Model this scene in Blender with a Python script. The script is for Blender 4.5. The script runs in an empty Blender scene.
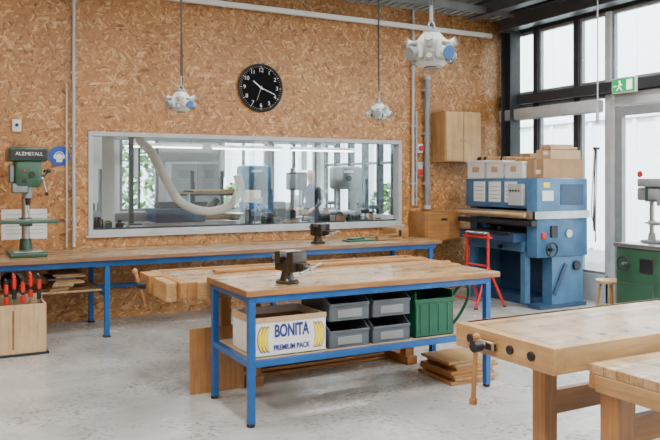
import bpy, bmesh, math, random
from mathutils import Vector, Matrix, Euler
random.seed(7)
PI=math.pi
scene=bpy.context.scene
# ------------------------------------------------------------------ materials
def new_mat(name):
    m=bpy.data.materials.new(name); m.use_nodes=True
    nt=m.node_tree; nt.nodes.clear()
    o=nt.nodes.new('ShaderNodeOutputMaterial'); b=nt.nodes.new('ShaderNodeBsdfPrincipled')
    nt.links.new(b.outputs[0],o.inputs[0])
    return m,nt,b,o
def N(nt,t,**k):
    n=nt.nodes.new(t)
    for a,v in k.items():
        if a in n.inputs: n.inputs[a].default_value=v
        else: setattr(n,a,v)
    return n
def ramp(nt,stops,interp='LINEAR'):
    r=nt.nodes.new('ShaderNodeValToRGB'); cr=r.color_ramp; cr.interpolation=interp
    while len(cr.elements)<len(stops): cr.elements.new(0.5)
    for e,(p,c) in zip(cr.elements,stops):
        e.position=p; e.color=(*c,1)
    return r
def paint(name,col,rough=0.5,metal=0.0,var=0.12,scale=6,bump=0.0,spec=0.5):
    m,nt,b,o=new_mat(name)
    tc=N(nt,'ShaderNodeTexCoord'); nz=N(nt,'ShaderNodeTexNoise',Scale=scale,Detail=5.0)
    nt.links.new(tc.outputs['Object'],nz.inputs['Vector'])
    lo=tuple(c*(1-var) for c in col); hi=tuple(min(1,c*(1+var)) for c in col)
    r=ramp(nt,[(0.3,lo),(0.7,hi)]); nt.links.new(nz.outputs[0],r.inputs[0])
    nt.links.new(r.outputs[0],b.inputs['Base Color'])
    b.inputs['Roughness'].default_value=rough; b.inputs['Metallic'].default_value=metal
    b.inputs['Specular IOR Level'].default_value=spec
    if bump:
        n2=N(nt,'ShaderNodeTexNoise',Scale=scale*12,Detail=3.0); nt.links.new(tc.outputs['Object'],n2.inputs['Vector'])
        bp=N(nt,'ShaderNodeBump',Strength=bump,Distance=0.01); nt.links.new(n2.outputs[0],bp.inputs['Height'])
        nt.links.new(bp.outputs[0],b.inputs['Normal'])
    return m
def wood(name,c1,c2,axis='X',rough=0.5,scale=1.0,dirt=0.0,staves=False):
    m,nt,b,o=new_mat(name)
    tc=N(nt,'ShaderNodeTexCoord'); mp=N(nt,'ShaderNodeMapping')
    s={'X':(1.2,22,22),'Y':(22,1.2,22),'Z':(22,22,1.2)}[axis]
    mp.inputs['Scale'].default_value=tuple(a*scale for a in s)
    nt.links.new(tc.outputs['Object'],mp.inputs[0])
    nz=N(nt,'ShaderNodeTexNoise',Scale=1.6,Detail=7.0,Roughness=0.6,Distortion=0.6); nt.links.new(mp.outputs[0],nz.inputs['Vector'])
    r=ramp(nt,[(0.28,c1),(0.72,c2)]); nt.links.new(nz.outputs[0],r.inputs[0])
    last=r.outputs[0]
    if staves:
        bt=nt.nodes.new('ShaderNodeTexBrick'); bt.inputs['Scale'].default_value=1.0; bt.inputs['Brick Width'].default_value=0.62; bt.inputs['Row Height'].default_value=0.062
        bt.inputs['Mortar Size'].default_value=0.0015; bt.inputs['Color1'].default_value=(0.62,0.57,0.50,1); bt.inputs['Color2'].default_value=(1.0,1.0,1.0,1); bt.inputs['Mortar'].default_value=(0.25,0.2,0.15,1)
        nt.links.new(tc.outputs['Object'],bt.inputs['Vector'])
        ms=N(nt,'ShaderNodeMix',data_type='RGBA',blend_type='MULTIPLY'); ms.inputs[0].default_value=0.85
        nt.links.new(last,ms.inputs[6]); nt.links.new(bt.outputs[0],ms.inputs[7]); last=ms.outputs[2]
        n5=N(nt,'ShaderNodeTexNoise',Scale=11.0,Detail=8.0,Roughness=0.75); nt.links.new(tc.outputs['Object'],n5.inputs['Vector'])
        r5=ramp(nt,[(0.38,(0.36,0.32,0.28)),(0.48,(1,1,1))]); nt.links.new(n5.outputs[0],r5.inputs[0])
        m5=N(nt,'ShaderNodeMix',data_type='RGBA',blend_type='MULTIPLY'); m5.inputs[0].default_value=0.8
        nt.links.new(last,m5.inputs[6]); nt.links.new(r5.outputs[0],m5.inputs[7]); last=m5.outputs[2]
    n3=N(nt,'ShaderNodeTexNoise',Scale=5.0 if staves else 3.0,Detail=5.0,Roughness=0.65); nt.links.new(tc.outputs['Object'],n3.inputs['Vector'])
    mx=N(nt,'ShaderNodeMix',data_type='RGBA',blend_type='MULTIPLY'); mx.inputs[0].default_value=0.6+dirt*0.4
    r3=ramp(nt,[(0.3,(0.60-dirt*0.2,0.57-dirt*0.21,0.53-dirt*0.22)),(0.6,(1.0,1.0,1.0))]); nt.links.new(n3.outputs[0],r3.inputs[0])
    nt.links.new(last,mx.inputs[6]); nt.links.new(r3.outputs[0],mx.inputs[7])
    nt.links.new(mx.outputs[2],b.inputs['Base Color'])
    b.inputs['Roughness'].default_value=rough
    bp=N(nt,'ShaderNodeBump',Strength=0.15,Distance=0.004); nt.links.new(nz.outputs[0],bp.inputs['Height']); nt.links.new(bp.outputs[0],b.inputs['Normal'])
    return m
def osb(name):
    m,nt,b,o=new_mat(name)
    tc=N(nt,'ShaderNodeTexCoord')
    def chips(rot,off):
        a=N(nt,'ShaderNodeMapping'); a.inputs['Rotation'].default_value=(0,rot,0); a.inputs['Location'].default_value=(off,off,off*2)
        c=N(nt,'ShaderNodeMapping'); c.inputs['Scale'].default_value=(10.5,10.5,40)
        nt.links.new(tc.outputs['Object'],a.inputs[0]); nt.links.new(a.outputs[0],c.inputs[0])
        w=N(nt,'ShaderNodeTexVoronoi',Scale=1.0); w.inputs['Randomness'].default_value=1.0
        nt.links.new(c.outputs[0],w.inputs['Vector'])
        s=N(nt,'ShaderNodeSeparateColor'); nt.links.new(w.outputs['Color'],s.inputs[0]); return s.outputs[0]
    A=chips(0.15,0.3); B_=chips(1.1,1.7); C=chips(-0.9,4.1)
    sel=N(nt,'ShaderNodeTexNoise',Scale=15.0,Detail=1.0); nt.links.new(tc.outputs['Object'],sel.inputs['Vector'])
    g1=N(nt,'ShaderNodeMath',operation='GREATER_THAN'); g1.inputs[1].default_value=0.46; nt.links.new(sel.outputs[0],g1.inputs[0])
    g2=N(nt,'ShaderNodeMath',operation='GREATER_THAN'); g2.inputs[1].default_value=0.55; nt.links.new(sel.outputs[0],g2.inputs[0])
    m1=N(nt,'ShaderNodeMix'); nt.links.new(g1.outputs[0],m1.inputs[0]); nt.links.new(A,m1.inputs[2]); nt.links.new(B_,m1.inputs[3])
    m2=N(nt,'ShaderNodeMix'); nt.links.new(g2.outputs[0],m2.inputs[0]); nt.links.new(m1.outputs[0],m2.inputs[2]); nt.links.new(C,m2.inputs[3])
    r=ramp(nt,[(0.0,(0.18,0.068,0.019)),(0.12,(0.33,0.137,0.037)),(0.55,(0.415,0.182,0.052)),(0.82,(0.49,0.24,0.080)),(1.0,(0.64,0.40,0.18))])
    nt.links.new(m2.outputs[0],r.inputs[0])
    big=N(nt,'ShaderNodeTexNoise',Scale=1.3,Detail=2.0); nt.links.new(tc.outputs['Object'],big.inputs['Vector'])
    rb=ramp(nt,[(0.3,(0.84,0.82,0.78)),(0.7,(1,1,1))]); nt.links.new(big.outputs[0],rb.inputs[0])
    mx=N(nt,'ShaderNodeMix',data_type='RGBA',blend_type='MULTIPLY'); mx.inputs[0].default_value=1
    nt.links.new(r.outputs[0],mx.inputs[6]); nt.links.new(rb.outputs[0],mx.inputs[7])
    nt.links.new(mx.outputs[2],b.inputs['Base Color']); b.inputs['Roughness'].default_value=0.48
    bp=N(nt,'ShaderNodeBump',Strength=0.2,Distance=0.003); nt.links.new(m2.outputs[0],bp.inputs['Height']); nt.links.new(bp.outputs[0],b.inputs['Normal'])
    return m
def concrete():
    m,nt,b,o=new_mat('concrete_floor')
    tc=N(nt,'ShaderNodeTexCoord')
    n1=N(nt,'ShaderNodeTexNoise',Scale=1.1,Detail=8.0,Roughness=0.65,Distortion=0.5); nt.links.new(tc.outputs['Object'],n1.inputs['Vector'])
    r=ramp(nt,[(0.3,(0.30,0.295,0.28)),(0.5,(0.42,0.415,0.395)),(0.72,(0.54,0.535,0.515))]); nt.links.new(n1.outputs[0],r.inputs[0])
    n2=N(nt,'ShaderNodeTexNoise',Scale=26.0,Detail=6.0,Roughness=0.7); nt.links.new(tc.outputs['Object'],n2.inputs['Vector'])
    r2=ramp(nt,[(0.38,(0.42,0.39,0.34)),(0.5,(1,1,1))]); nt.links.new(n2.outputs[0],r2.inputs[0])
    n4=N(nt,'ShaderNodeTexNoise',Scale=2.6,Detail=5.0,Roughness=0.6); nt.links.new(tc.outputs['Object'],n4.inputs['Vector'])
    r4=ramp(nt,[(0.42,(0,0,0)),(0.62,(1,1,1))]); nt.links.new(n4.outputs[0],r4.inputs[0])
    mf=N(nt,'ShaderNodeMath',operation='MULTIPLY'); mf.inputs[1].default_value=0.9; nt.links.new(r4.outputs[0],mf.inputs[0])
    mx=N(nt,'ShaderNodeMix',data_type='RGBA',blend_type='MULTIPLY'); nt.links.new(mf.outputs[0],mx.inputs[0])
    nt.links.new(r.outputs[0],mx.inputs[6]); nt.links.new(r2.outputs[0],mx.inputs[7])
    nt.links.new(mx.outputs[2],b.inputs['Base Color'])
    rr=ramp(nt,[(0.3,(0.14,)*3),(0.7,(0.32,)*3)]); nt.links.new(n1.outputs[0],rr.inputs[0]); nt.links.new(rr.outputs[0],b.inputs['Roughness'])
    return m
def glass(name,tint=(0.93,0.97,0.96),refl=0.35):
    m=bpy.data.materials.new(name); m.use_nodes=True; nt=m.node_tree; nt.nodes.clear()
    o=N(nt,'ShaderNodeOutputMaterial'); t=N(nt,'ShaderNodeBsdfTransparent'); g=N(nt,'ShaderNodeBsdfGlossy'); mx=N(nt,'ShaderNodeMixShader')
    t.inputs[0].default_value=(*tint,1); g.inputs['Roughness'].default_value=0.02
    f=N(nt,'ShaderNodeLayerWeight'); f.inputs['Blend'].default_value=0.5
    pw=N(nt,'ShaderNodeMath',operation='POWER'); pw.inputs[1].default_value=3.0
    mu=N(nt,'ShaderNodeMath',operation='MULTIPLY_ADD'); mu.inputs[1].default_value=refl; mu.inputs[2].default_value=0.035
    nt.links.new(f.outputs['Facing'],pw.inputs[0]); nt.links.new(pw.outputs[0],mu.inputs[0])
    nt.links.new(mu.outputs[0],mx.inputs[0]); nt.links.new(t.outputs[0],mx.inputs[1]); nt.links.new(g.outputs[0],mx.inputs[2]); nt.links.new(mx.outputs[0],o.inputs[0])
    return m
def emit(name,col,st):
    m,nt,b,o=new_mat(name); b.inputs['Base Color'].default_value=(*col,1)
    b.inputs['Emission Color'].default_value=(*col,1); b.inputs['Emission Strength'].default_value=st
    return m

M_OSB=osb('osb_board'); M_FLOOR=concrete()
M_BLUE=paint('blue_frame_paint',(0.008,0.085,0.29),0.32)
M_MBLUE=paint('machine_blue_paint',(0.048,0.135,0.25),0.35,var=0.2)
M_MBLUE_D=paint('machine_blue_dark',(0.018,0.05,0.11),0.45)
M_GREEN=paint('green_machine_paint',(0.022,0.075,0.042),0.32)
M_GREEN2=paint('green_plastic',(0.005,0.085,0.04),0.35)
M_STEEL=paint('bare_steel',(0.40,0.40,0.41),0.28,0.9)
M_CAST=paint('brown_cast_iron',(0.05,0.038,0.028),0.35,0.6,0.3)
M_BLACK=paint('black_plastic',(0.010,0.010,0.012),0.4)
M_FACE=paint('clock_face_black',(0.004,0.004,0.005),0.8,spec=0.1)
M_DARK=paint('anthracite_frame',(0.022,0.026,0.032),0.45)
M_BEAM=paint('galvanised_beam',(0.11,0.12,0.135),0.4,0.3)
M_GREY=paint('grey_bin_plastic',(0.08,0.095,0.11),0.38)
M_LGREY=paint('light_grey_paint',(0.40,0.42,0.43),0.45)
M_MGREY=paint('mid_grey_paint',(0.20,0.21,0.22),0.45)
M_WHITE=paint('white_paint',(0.72,0.72,0.70),0.5,var=0.04)
M_CREAM=paint('cream_plastic',(0.66,0.65,0.61),0.4,var=0.05)
M_UNIT=paint('socket_housing',(0.47,0.49,0.46),0.4,var=0.08)
M_UNITG=paint('socket_lid',(0.20,0.22,0.22),0.4,var=0.06)
M_RED=paint('red_paint',(0.52,0.015,0.010),0.35)
M_CARD=paint('cardboard',(0.33,0.19,0.095),0.8,var=0.15)
M_CARD2=paint('cardboard_light',(0.44,0.29,0.165),0.8,var=0.12)
M_PAPER=paint('paper',(0.68,0.68,0.66),0.7,var=0.05)
M_YEL=paint('banana_yellow',(0.80,0.57,0.01),0.5,var=0.1)
M_INK=paint('blue_ink',(0.012,0.03,0.20),0.6)
M_SIGNB=paint('sign_blue',(0.006,0.06,0.33),0.45)
M_SOCK=paint('socket_blue',(0.03,0.10,0.30),0.4)
M_CEIL=paint('ceiling_grey',(0.30,0.31,0.32),0.6)
M_WALLW=paint('plaster_white',(0.66,0.66,0.63),0.7,var=0.04)
M_WALLG=paint('plaster_grey',(0.42,0.43,0.42),0.7,var=0.04)
M_RUBBER=paint('rubber_hose',(0.015,0.015,0.015),0.6)
M_HOSE=paint('duct_hose_plastic',(0.60,0.53,0.43),0.55)
M_LEAF=paint('foliage',(0.10,0.22,0.05),0.7,var=0.4)
M_ASPH=paint('asphalt',(0.22,0.22,0.22),0.9)
M_FAC=paint('facade_panel',(0.80,0.82,0.83),0.6,var=0.05)
M_SKIN=paint('skin',(0.62,0.36,0.25),0.5); M_HAIR=paint('hair',(0.05,0.03,0.02),0.6); M_SHIRT=paint('work_shirt',(0.05,0.06,0.08),0.8); M_PANTS=paint('work_trousers',(0.04,0.06,0.12),0.8)
W_TOPX=wood('bench_top_wood',(0.38,0.225,0.10),(0.66,0.46,0.255),'X',0.26,0.8,0.4,True)
W_ORX=wood('orange_wood_x',(0.27,0.115,0.034),(0.47,0.23,0.075),'X',0.40)
W_ORY=wood('orange_wood_y',(0.27,0.115,0.034),(0.47,0.23,0.075),'Y',0.40)
W_ORZ=wood('orange_wood_z',(0.26,0.11,0.033),(0.45,0.22,0.072),'Z',0.40)
W_LTX=wood('beech_x',(0.36,0.195,0.076),(0.58,0.36,0.16),'X',0.36,1,0.35)
W_LTY=wood('beech_y',(0.36,0.195,0.076),(0.58,0.36,0.16),'Y',0.36,1,0.35)
W_LTZ=wood('beech_z',(0.36,0.19,0.07),(0.56,0.34,0.145),'Z',0.42,1,0.2)
W_PLY=wood('plywood_z',(0.44,0.28,0.14),(0.62,0.45,0.25),'Z',0.6)
W_DK=wood('dark_wood_edge',(0.15,0.07,0.03),(0.28,0.14,0.06),'X',0.5)
G_CLEAR=glass('window_glass'); G_IN=glass('interior_glass',(0.92,0.96,0.98),0.6)
M_TUBE=emit('lamp_tube',(1,0.98,0.95),9.0)

# ------------------------------------------------------------------ builder
class B:
    def __init__(s,name,loc=None,rz=0,bev=0.003):
        s.name=name; s.bm=bmesh.new(); s.mats=[]; s.loc=loc; s.rz=rz; s.bev=bev
    def mi(s,m):
        if m not in s.mats: s.mats.append(m)
        return s.mats.index(m)
    def _fin(s,verts,m):
        i=s.mi(m)
        for f in {f for v in verts for f in v.link_faces}: f.material_index=i
    def box(s,c,sz,m,rot=(0,0,0),bev=0):
        mt=Matrix.Translation(c)@Euler(rot).to_matrix().to_4x4()@Matrix.Diagonal((*sz,1))
        r=bmesh.ops.create_cube(s.bm,size=1,matrix=mt); vs=r['verts']
        s._fin(vs,m)
        if bev:
            es=list({e for v in vs for e in v.link_edges})
            bmesh.ops.bevel(s.bm,geom=es,offset=bev,segments=2,affect='EDGES',profile=0.5)
        return s
    def b2(s,x0,x1,y0,y1,z0,z1,m,bev=0):
        return s.box(((x0+x1)/2,(y0+y1)/2,(z0+z1)/2),(abs(x1-x0),abs(y1-y0),abs(z1-z0)),m,bev=bev)
    def cyl(s,p1,p2,r,m,r2=None,n=20):
        p1=Vector(p1);p2=Vector(p2);d=p2-p1
        q=d.to_track_quat('Z','Y').to_matrix().to_4x4()
        mt=Matrix.Translation((p1+p2)/2)@q
        k=bmesh.ops.create_cone(s.bm,cap_ends=True,segments=n,radius1=r,radius2=r if r2 is None else r2,depth=d.length,matrix=mt)
        s._fin(k['verts'],m); return s
    def sph(s,c,r,m,sc=(1,1,1),rot=(0,0,0)):
        mt=Matrix.Translation(c)@Euler(rot).to_matrix().to_4x4()@Matrix.Diagonal((r*sc[0],r*sc[1],r*sc[2],1))
        k=bmesh.ops.create_uvsphere(s.bm,u_segments=18,v_segments=10,radius=1,matrix=mt); s._fin(k['verts'],m); return s
    def prism(s,poly,ax,a,b_,m):
        def P(p,t):
            return {'X':(t,p[0],p[1]),'Y':(p[0],t,p[1]),'Z':(p[0],p[1],t)}[ax]
        v0=[s.bm.verts.new(P(p,a)) for p in poly]; v1=[s.bm.verts.new(P(p,b_)) for p in poly]
        s.bm.faces.new(v0); s.bm.faces.new(v1[::-1]); n=len(poly)
        for i in range(n): s.bm.faces.new((v0[i],v1[i],v1[(i+1)%n],v0[(i+1)%n]))
        s._fin(v0+v1,m); return s
    def tube(s,pts,r,m,n=10,sub=6,ribs=False,closed=False):
        P=[Vector(p) for p in pts]; Q=[]
        L=len(P)
        for i in range(L-1):
            a=P[max(i-1,0)];b=P[i];c=P[i+1];d=P[min(i+2,L-1)]
            for k in range(sub):
                t=k/sub
                Q.append(0.5*((2*b)+(c-a)*t+(2*a-5*b+4*c-d)*t*t+(3*b-a-3*c+d)*t**3))
        Q.append(P[-1])
        rings=[]; up=Vector((0.13,0.21,1)).normalized()
        for i,q in enumerate(Q):
            tg=(Q[min(i+1,len(Q)-1)]-Q[max(i-1,0)]).normalized()
            x=tg.cross(up)
            if x.length<0.05: x=tg.cross(Vector((1,0,0)))
            x.normalize(); y=tg.cross(x).normalized()
            rr=r*(1.12 if (ribs and i%2) else 1.0)
            rings.append([s.bm.verts.new(q+x*math.cos(2*PI*j/n)*rr+y*math.sin(2*PI*j/n)*rr) for j in range(n)])
        for a,b in zip(rings,rings[1:]):
            for j in range(n):
                s.bm.faces.new((a[j],a[(j+1)%n],b[(j+1)%n],b[j]))
        s.bm.faces.new(rings[0][::-1]); s.bm.faces.new(rings[-1])
        s._fin([v for g in rings for v in g],m); return s
    def torus(s,c,R,r,m,rot=(0,0,0),n=24,k=8):
        mt=Matrix.Translation(c)@Euler(rot).to_matrix().to_4x4(); rs=[]
        for i in range(n):
            a=2*PI*i/n; rs.append([s.bm.verts.new(mt@Vector(((R+r*math.cos(2*PI*j/k))*math.cos(a),(R+r*math.cos(2*PI*j/k))*math.sin(a),r*math.sin(2*PI*j/k)))) for j in range(k)])
        for i in range(n):
            a=rs[i];b=rs[(i+1)%n]
            for j in range(k): s.bm.faces.new((a[j],b[j],b[(j+1)%k],a[(j+1)%k]))
        s._fin([v for g in rs for v in g],m); return s
    def done(s,bevel=True):
        bm=s.bm
        bmesh.ops.recalc_face_normals(bm,faces=bm.faces)
        if s.loc is None:
            xs=[v.co for v in bm.verts]
            o=Vector(((min(v.x for v in xs)+max(v.x for v in xs))/2,(min(v.y for v in xs)+max(v.y for v in xs))/2,min(v.z for v in xs)))
            for v in bm.verts: v.co-=o
            s.loc=o
        for f in bm.faces: f.smooth=True
        for e in bm.edges:
            e.smooth = not (len(e.link_faces)==2 and e.calc_face_angle(0)>0.56)
        me=bpy.data.meshes.new(s.name); bm.to_mesh(me); bm.free()
        for m in s.mats: me.materials.append(m)
        ob=bpy.data.objects.new(s.name,me); scene.collection.objects.link(ob)
        ob.location=s.loc; ob.rotation_euler=(0,0,s.rz)
        if s.bev and bevel:
            md=ob.modifiers.new('edge','BEVEL'); md.width=s.bev; md.segments=2; md.limit_method='ANGLE'; md.angle_limit=0.9
        return ob
def text(parent,body,size,loc,rot,mat,name='label',ext=0.0006,sx=1.0,off=0.0):
    c=bpy.data.curves.new(name,'FONT'); c.body=body; c.size=size; c.extrude=ext; c.align_x='CENTER'; c.align_y='CENTER'; c.offset=off
    c.materials.append(mat); o=bpy.data.objects.new(name,c); scene.collection.objects.link(o)
    o.parent=parent; o.location=Vector(loc)-Vector(parent.location); o.rotation_euler=rot; o.scale=(sx,1,1)
    return o

# ------------------------------------------------------------------ room
XR=7.37; YB=8.35; HC=4.05; XL=-2.6; YF=-3.0
b=B('floor',bev=0); b.b2(XL-0.2,XR+0.15,YF-0.2,14.2,-0.12,0,M_FLOOR); b.done()
wx0,wx1,wz0,wz1=1.447,5.60,0.94,2.09
b=B('wall_back',loc=(0,0,0),bev=0)
b.b2(XL,wx0,YB,YB+0.14,0,HC,M_OSB); b.b2(wx1,XR+0.1,YB,YB+0.14,0,HC,M_OSB)
b.b2(wx0,wx1,YB,YB+0.14,0,wz0,M_OSB); b.b2(wx0,wx1,YB,YB+0.14,wz1,HC,M_OSB); b.done()
b=B('wall_left',bev=0); b.b2(XL-0.15,XL,YF,YB,0,HC,M_OSB); b.done()
b=B('wall_front',bev=0); b.b2(XL,XR,YF-0.15,YF,0,HC,M_WALLW); b.done()
b=B('ceiling',bev=0)
b.b2(XL-0.15,XR+0.15,YF-0.15,YB+0.14,HC+0.06,HC+0.12,M_CEIL)
x=XL
while x<XR:
    b.prism([(x,HC+0.06),(x+0.03,HC),(x+0.13,HC),(x+0.16,HC+0.06)],'Y',YF,YB,M_CEIL); x+=0.26
b.done()
b=B('window_1',bev=0.003)
fw=0.05
for (a,c,d,e) in [(wx0,wx1,wz0,wz0+fw),(wx0,wx1,wz1-fw,wz1),(wx0,wx0+fw,wz0+fw,wz1-fw),(wx1-fw,wx1,wz0+fw,wz1-fw)]:
    b.b2(a,c,YB-0.02,YB+0.12,d,e,M_LGREY)
b.b2(wx0-0.03,wx1+0.03,YB-0.05,YB-0.002,wz0-0.03,wz0,M_LGREY)
b.b2(wx0+fw,wx1-fw,YB+0.05,YB+0.056,wz0+fw,wz1-fw,G_IN)
b.b2(wx0+fw,wx1-fw,YB+0.06,YB+0.08,wz0+fw,wz0+fw+0.02,M_DARK)
b.done()
b=B('wall_right',bev=0.004)
b.b2(XR,XR+0.12,YF,YB,3.66,HC,M_DARK)
b.b2(XR,XR+0.12,YF,YB,2.62,2.78,M_DARK)
b.b2(XR,XR+0.12,6.36,YB,0,0.35,M_LGREY)
b.b2(XR,XR+0.12,YF,5.0,0,0.35,M_LGREY)
for y in (8.27,7.62,6.88,6.36,5.06,3.7,2.4,1.1,-0.2,-1.5,-2.95):
    b.b2(XR,XR+0.12,y-0.04,y+0.04,0,3.66,M_DARK if y!=6.36 else M_LGREY)
b.done()
k=2
ys=[8.27,7.62,6.88,6.36,5.06,3.7,2.4,1.1,-0.2,-1.5,-2.95]
for i in range(len(ys)-1):
    y1=ys[i]-0.04; y0=ys[i+1]+0.04
    b=B('window_%d'%k,bev=0.002); k+=1
    zr=[(2.78,3.66)] + ([] if i==3 else [(0.35,2.62)])
    for z0,z1 in zr:
        b.b2(XR+0.03,XR+0.09,y0,y0+0.035,z0,z1,M_MGREY); b.b2(XR+0.03,XR+0.09,y1-0.035,y1,z0,z1,M_MGREY)
        b.b2(XR+0.03,XR+0.09,y0+0.035,y1-0.035,z0,z0+0.035,M_MGREY); b.b2(XR+0.03,XR+0.09,y0+0.035,y1-0.035,z1-0.035,z1,M_MGREY)
        b.b2(XR+0.055,XR+0.06,y0+0.035,y1-0.035,z0+0.035,z1-0.035,G_CLEAR)
    b.done()
b=B('door_1',bev=0.003)
y0,y1=5.10,6.32
b.b2(XR-0.02,XR+0.1,y1-0.07,y1,0,2.55,M_LGREY); b.b2(XR-0.02,XR+0.1,y0,y0+0.07,0,2.55,M_LGREY); b.b2(XR-0.02,XR+0.1,y0+0.07,y1-0.07,2.46,2.62,M_LGREY)
a0,a1=y0+0.08,y1-0.08
b.b2(XR-0.01,XR+0.06,a1-0.10,a1,0.02,2.45,M_MGREY); b.b2(XR-0.01,XR+0.06,a0,a0+0.10,0.02,2.45,M_MGREY)
b.b2(XR-0.01,XR+0.06,a0+0.1,a1-0.1,2.34,2.45,M_MGREY); b.b2(XR-0.01,XR+0.06,a0+0.1,a1-0.1,0.02,0.22,M_MGREY)
b.b2(XR+0.02,XR+0.026,a0+0.1,a1-0.1,0.22,2.34,G_CLEAR)
b.cyl((XR-0.07,a0+0.05,1.05),(XR,a0+0.05,1.05),0.012,M_STEEL); b.cyl((XR-0.07,a0+0.05,1.05),(XR-0.07,a0+0.2,1.05),0.012,M_STEEL)
b.cyl((XR+0.012,5.9,1.62),(XR+0.018,5.9,1.62),0.04,M_RED)
b.done()
b=B('trim_1'); b.b2(XR-0.16,XR-0.003,6.42,8.2,2.40,2.56,M_LGREY,bev=0.02); b.done()
b=B('trim_2'); b.b2(XR-0.10,XR-0.003,YF+0.1,YB-0.1,2.63,2.76,M_DARK); b.done()
def ibeam(name,x0,y0,y1,z0,h,w,m):
    b=B(name,bev=0.002)
    b.b2(x0-w/2,x0+w/2,y0,y1,z0-h/2,z0-h/2+0.015,m); b.b2(x0-w/2,x0+w/2,y0,y1,z0+h/2-0.015,z0+h/2,m); b.b2(x0-0.006,x0+0.006,y0,y1,z0-h/2+0.015,z0+h/2-0.015,m)
    return b.done()
ibeam('steel_ceiling_beam',6.70,YF+0.05,YB-0.15,3.93,0.20,0.16,M_BEAM)
ibeam('steel_ceiling_beam',7.20,YF+0.05,YB-0.15,3.80,0.22,0.20,M_BEAM)
b=B('steel_column')
b.b2(7.15,7.34,7.88,7.895,0,3.68,M_DARK); b.b2(7.15,7.34,8.065,8.08,0,3.68,M_DARK); b.b2(7.235,7.255,7.895,8.065,0,3.68,M_DARK)
b.b2(7.14,7.35,7.87,8.09,0,0.02,M_DARK); b.done()
b=B('cable_trunking'); b.b2(1.5,7.1,YB-0.15,YB-0.09,3.62,3.68,M_WHITE)
for x in (1.7,3,4.4,5.3,6.6,7.0): b.b2(x,x+0.03,YB-0.09,YB-0.002,3.63,3.67,M_LGREY)
b.done()
b=B('cable_tray',bev=0.001)
b.b2(2.5,7.2,7.85,7.87,3.86,3.96,M_MGREY); b.b2(2.5,7.2,8.13,8.15,3.86,3.96,M_MGREY)
x=2.55
while x<7.2: b.b2(x,x+0.03,7.87,8.13,3.87,3.885,M_LGREY); x+=0.12
for x in (3,4.5,6,7): b.cyl((x,8.0,3.875),(x,8.0,HC+0.01),0.008,M_STEEL)
b.done()
def conduit(x,z0,z1,r,m):
    b=B('vertical_conduit',bev=0); b.cyl((x,YB-0.04,z0),(x,YB-0.04,z1),r,m,n=14)
    z=z0+0.3
    while z<z1: b.box((x,YB-0.02,z),(r*3.2,0.04,0.025),M_LGREY); z+=0.8
    return b.done()
conduit(1.288,0.82,4.03,0.018,M_LGREY); conduit(1.215,0.82,2.6,0.01,M_LGREY)
conduit(5.77,1.2,4.03,0.02,M_LGREY); conduit(5.83,1.2,2.5,0.01,M_LGREY)
b=B('vertical_duct',bev=0); px=5.985
b.cyl((px,YB-0.075,1.2),(px,YB-0.075,2.95),0.04,M_MGREY); b.cyl((px,YB-0.075,2.95),(px,YB-0.075,3.0),0.05,M_LGREY)
b.cyl((px,YB-0.075,1.15),(px,YB-0.075,1.2),0.05,M_LGREY)
for z in (1.5,2.2,2.8): b.box((px,YB-0.045,z),(0.1,0.08,0.03),M_LGREY)
b.done()
b=B('emergency_stop_button'); b.b2(5.845,5.925,YB-0.06,YB-0.002,1.93,2.05,M_WHITE); b.cyl((5.885,YB-0.06,1.99),(5.885,YB-0.10,1.99),0.035,M_RED); b.done()
b=B('power_outlet'); b.b2(5.845,5.925,YB-0.05,YB-0.002,1.60,1.80,M_LGREY); b.b2(5.85,5.92,YB-0.065,YB-0.05,1.61,1.70,M_RED); b.done()

# ------------------------------------------------------------------ outside
b=B('outdoor_ground',bev=0); b.b2(XR+0.16,40,-20,40,-0.14,-0.04,M_ASPH); b.b2(-20,XR+0.16,14.25,40,-0.14,-0.04,M_ASPH); b.done()
b=B('facade_building',bev=0)
b.b2(13.2,14,-8,26,-0.04,7,M_FAC)
y=-8
while y<26: b.b2(13.14,13.2,y,y+0.1,0,7,M_FAC); y+=0.6
b.b2(13.1,13.2,-8,26,2.9,3.0,M_FAC); b.done()
b=B('facade_building',bev=0); b.b2(-6,12.5,21,22,-0.04,7,M_FAC)
x=-6
while x<12: b.b2(x,x+0.1,20.93,21,0,7,M_FAC); x+=0.8
b.done()
def shrub(loc,r,h,n=900):
    b=B('garden_shrub',bev=0)
    for i in range(n):
        a=random.uniform(0,2*PI); zz=random.uniform(0.05,1); rr=r*math.sqrt(random.random())*math.sin(PI*min(0.97,zz*0.8+0.15))
        c=Vector((loc[0]+rr*math.cos(a),loc[1]+rr*math.sin(a),loc[2]+h*zz)); s=random.uniform(0.04,0.10)
        b.box(c,(s*1.6,s,0.004),M_LEAF,rot=(random.uniform(-1,1),random.uniform(-1,1),a))
    b.cyl((loc[0],loc[1],loc[2]),(loc[0],loc[1],loc[2]+h*0.8),0.03,W_DK,n=8)
    return b.done(False)
shrub((3.75,16.2,-0.04),0.7,2.9); shrub((9.4,14.5,-0.04),0.7,1.5,500); shrub((6.9,18,-0.04),0.8,1.5,500); shrub((10.5,13.2,-0.04),0.6,1.6,500)

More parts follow.
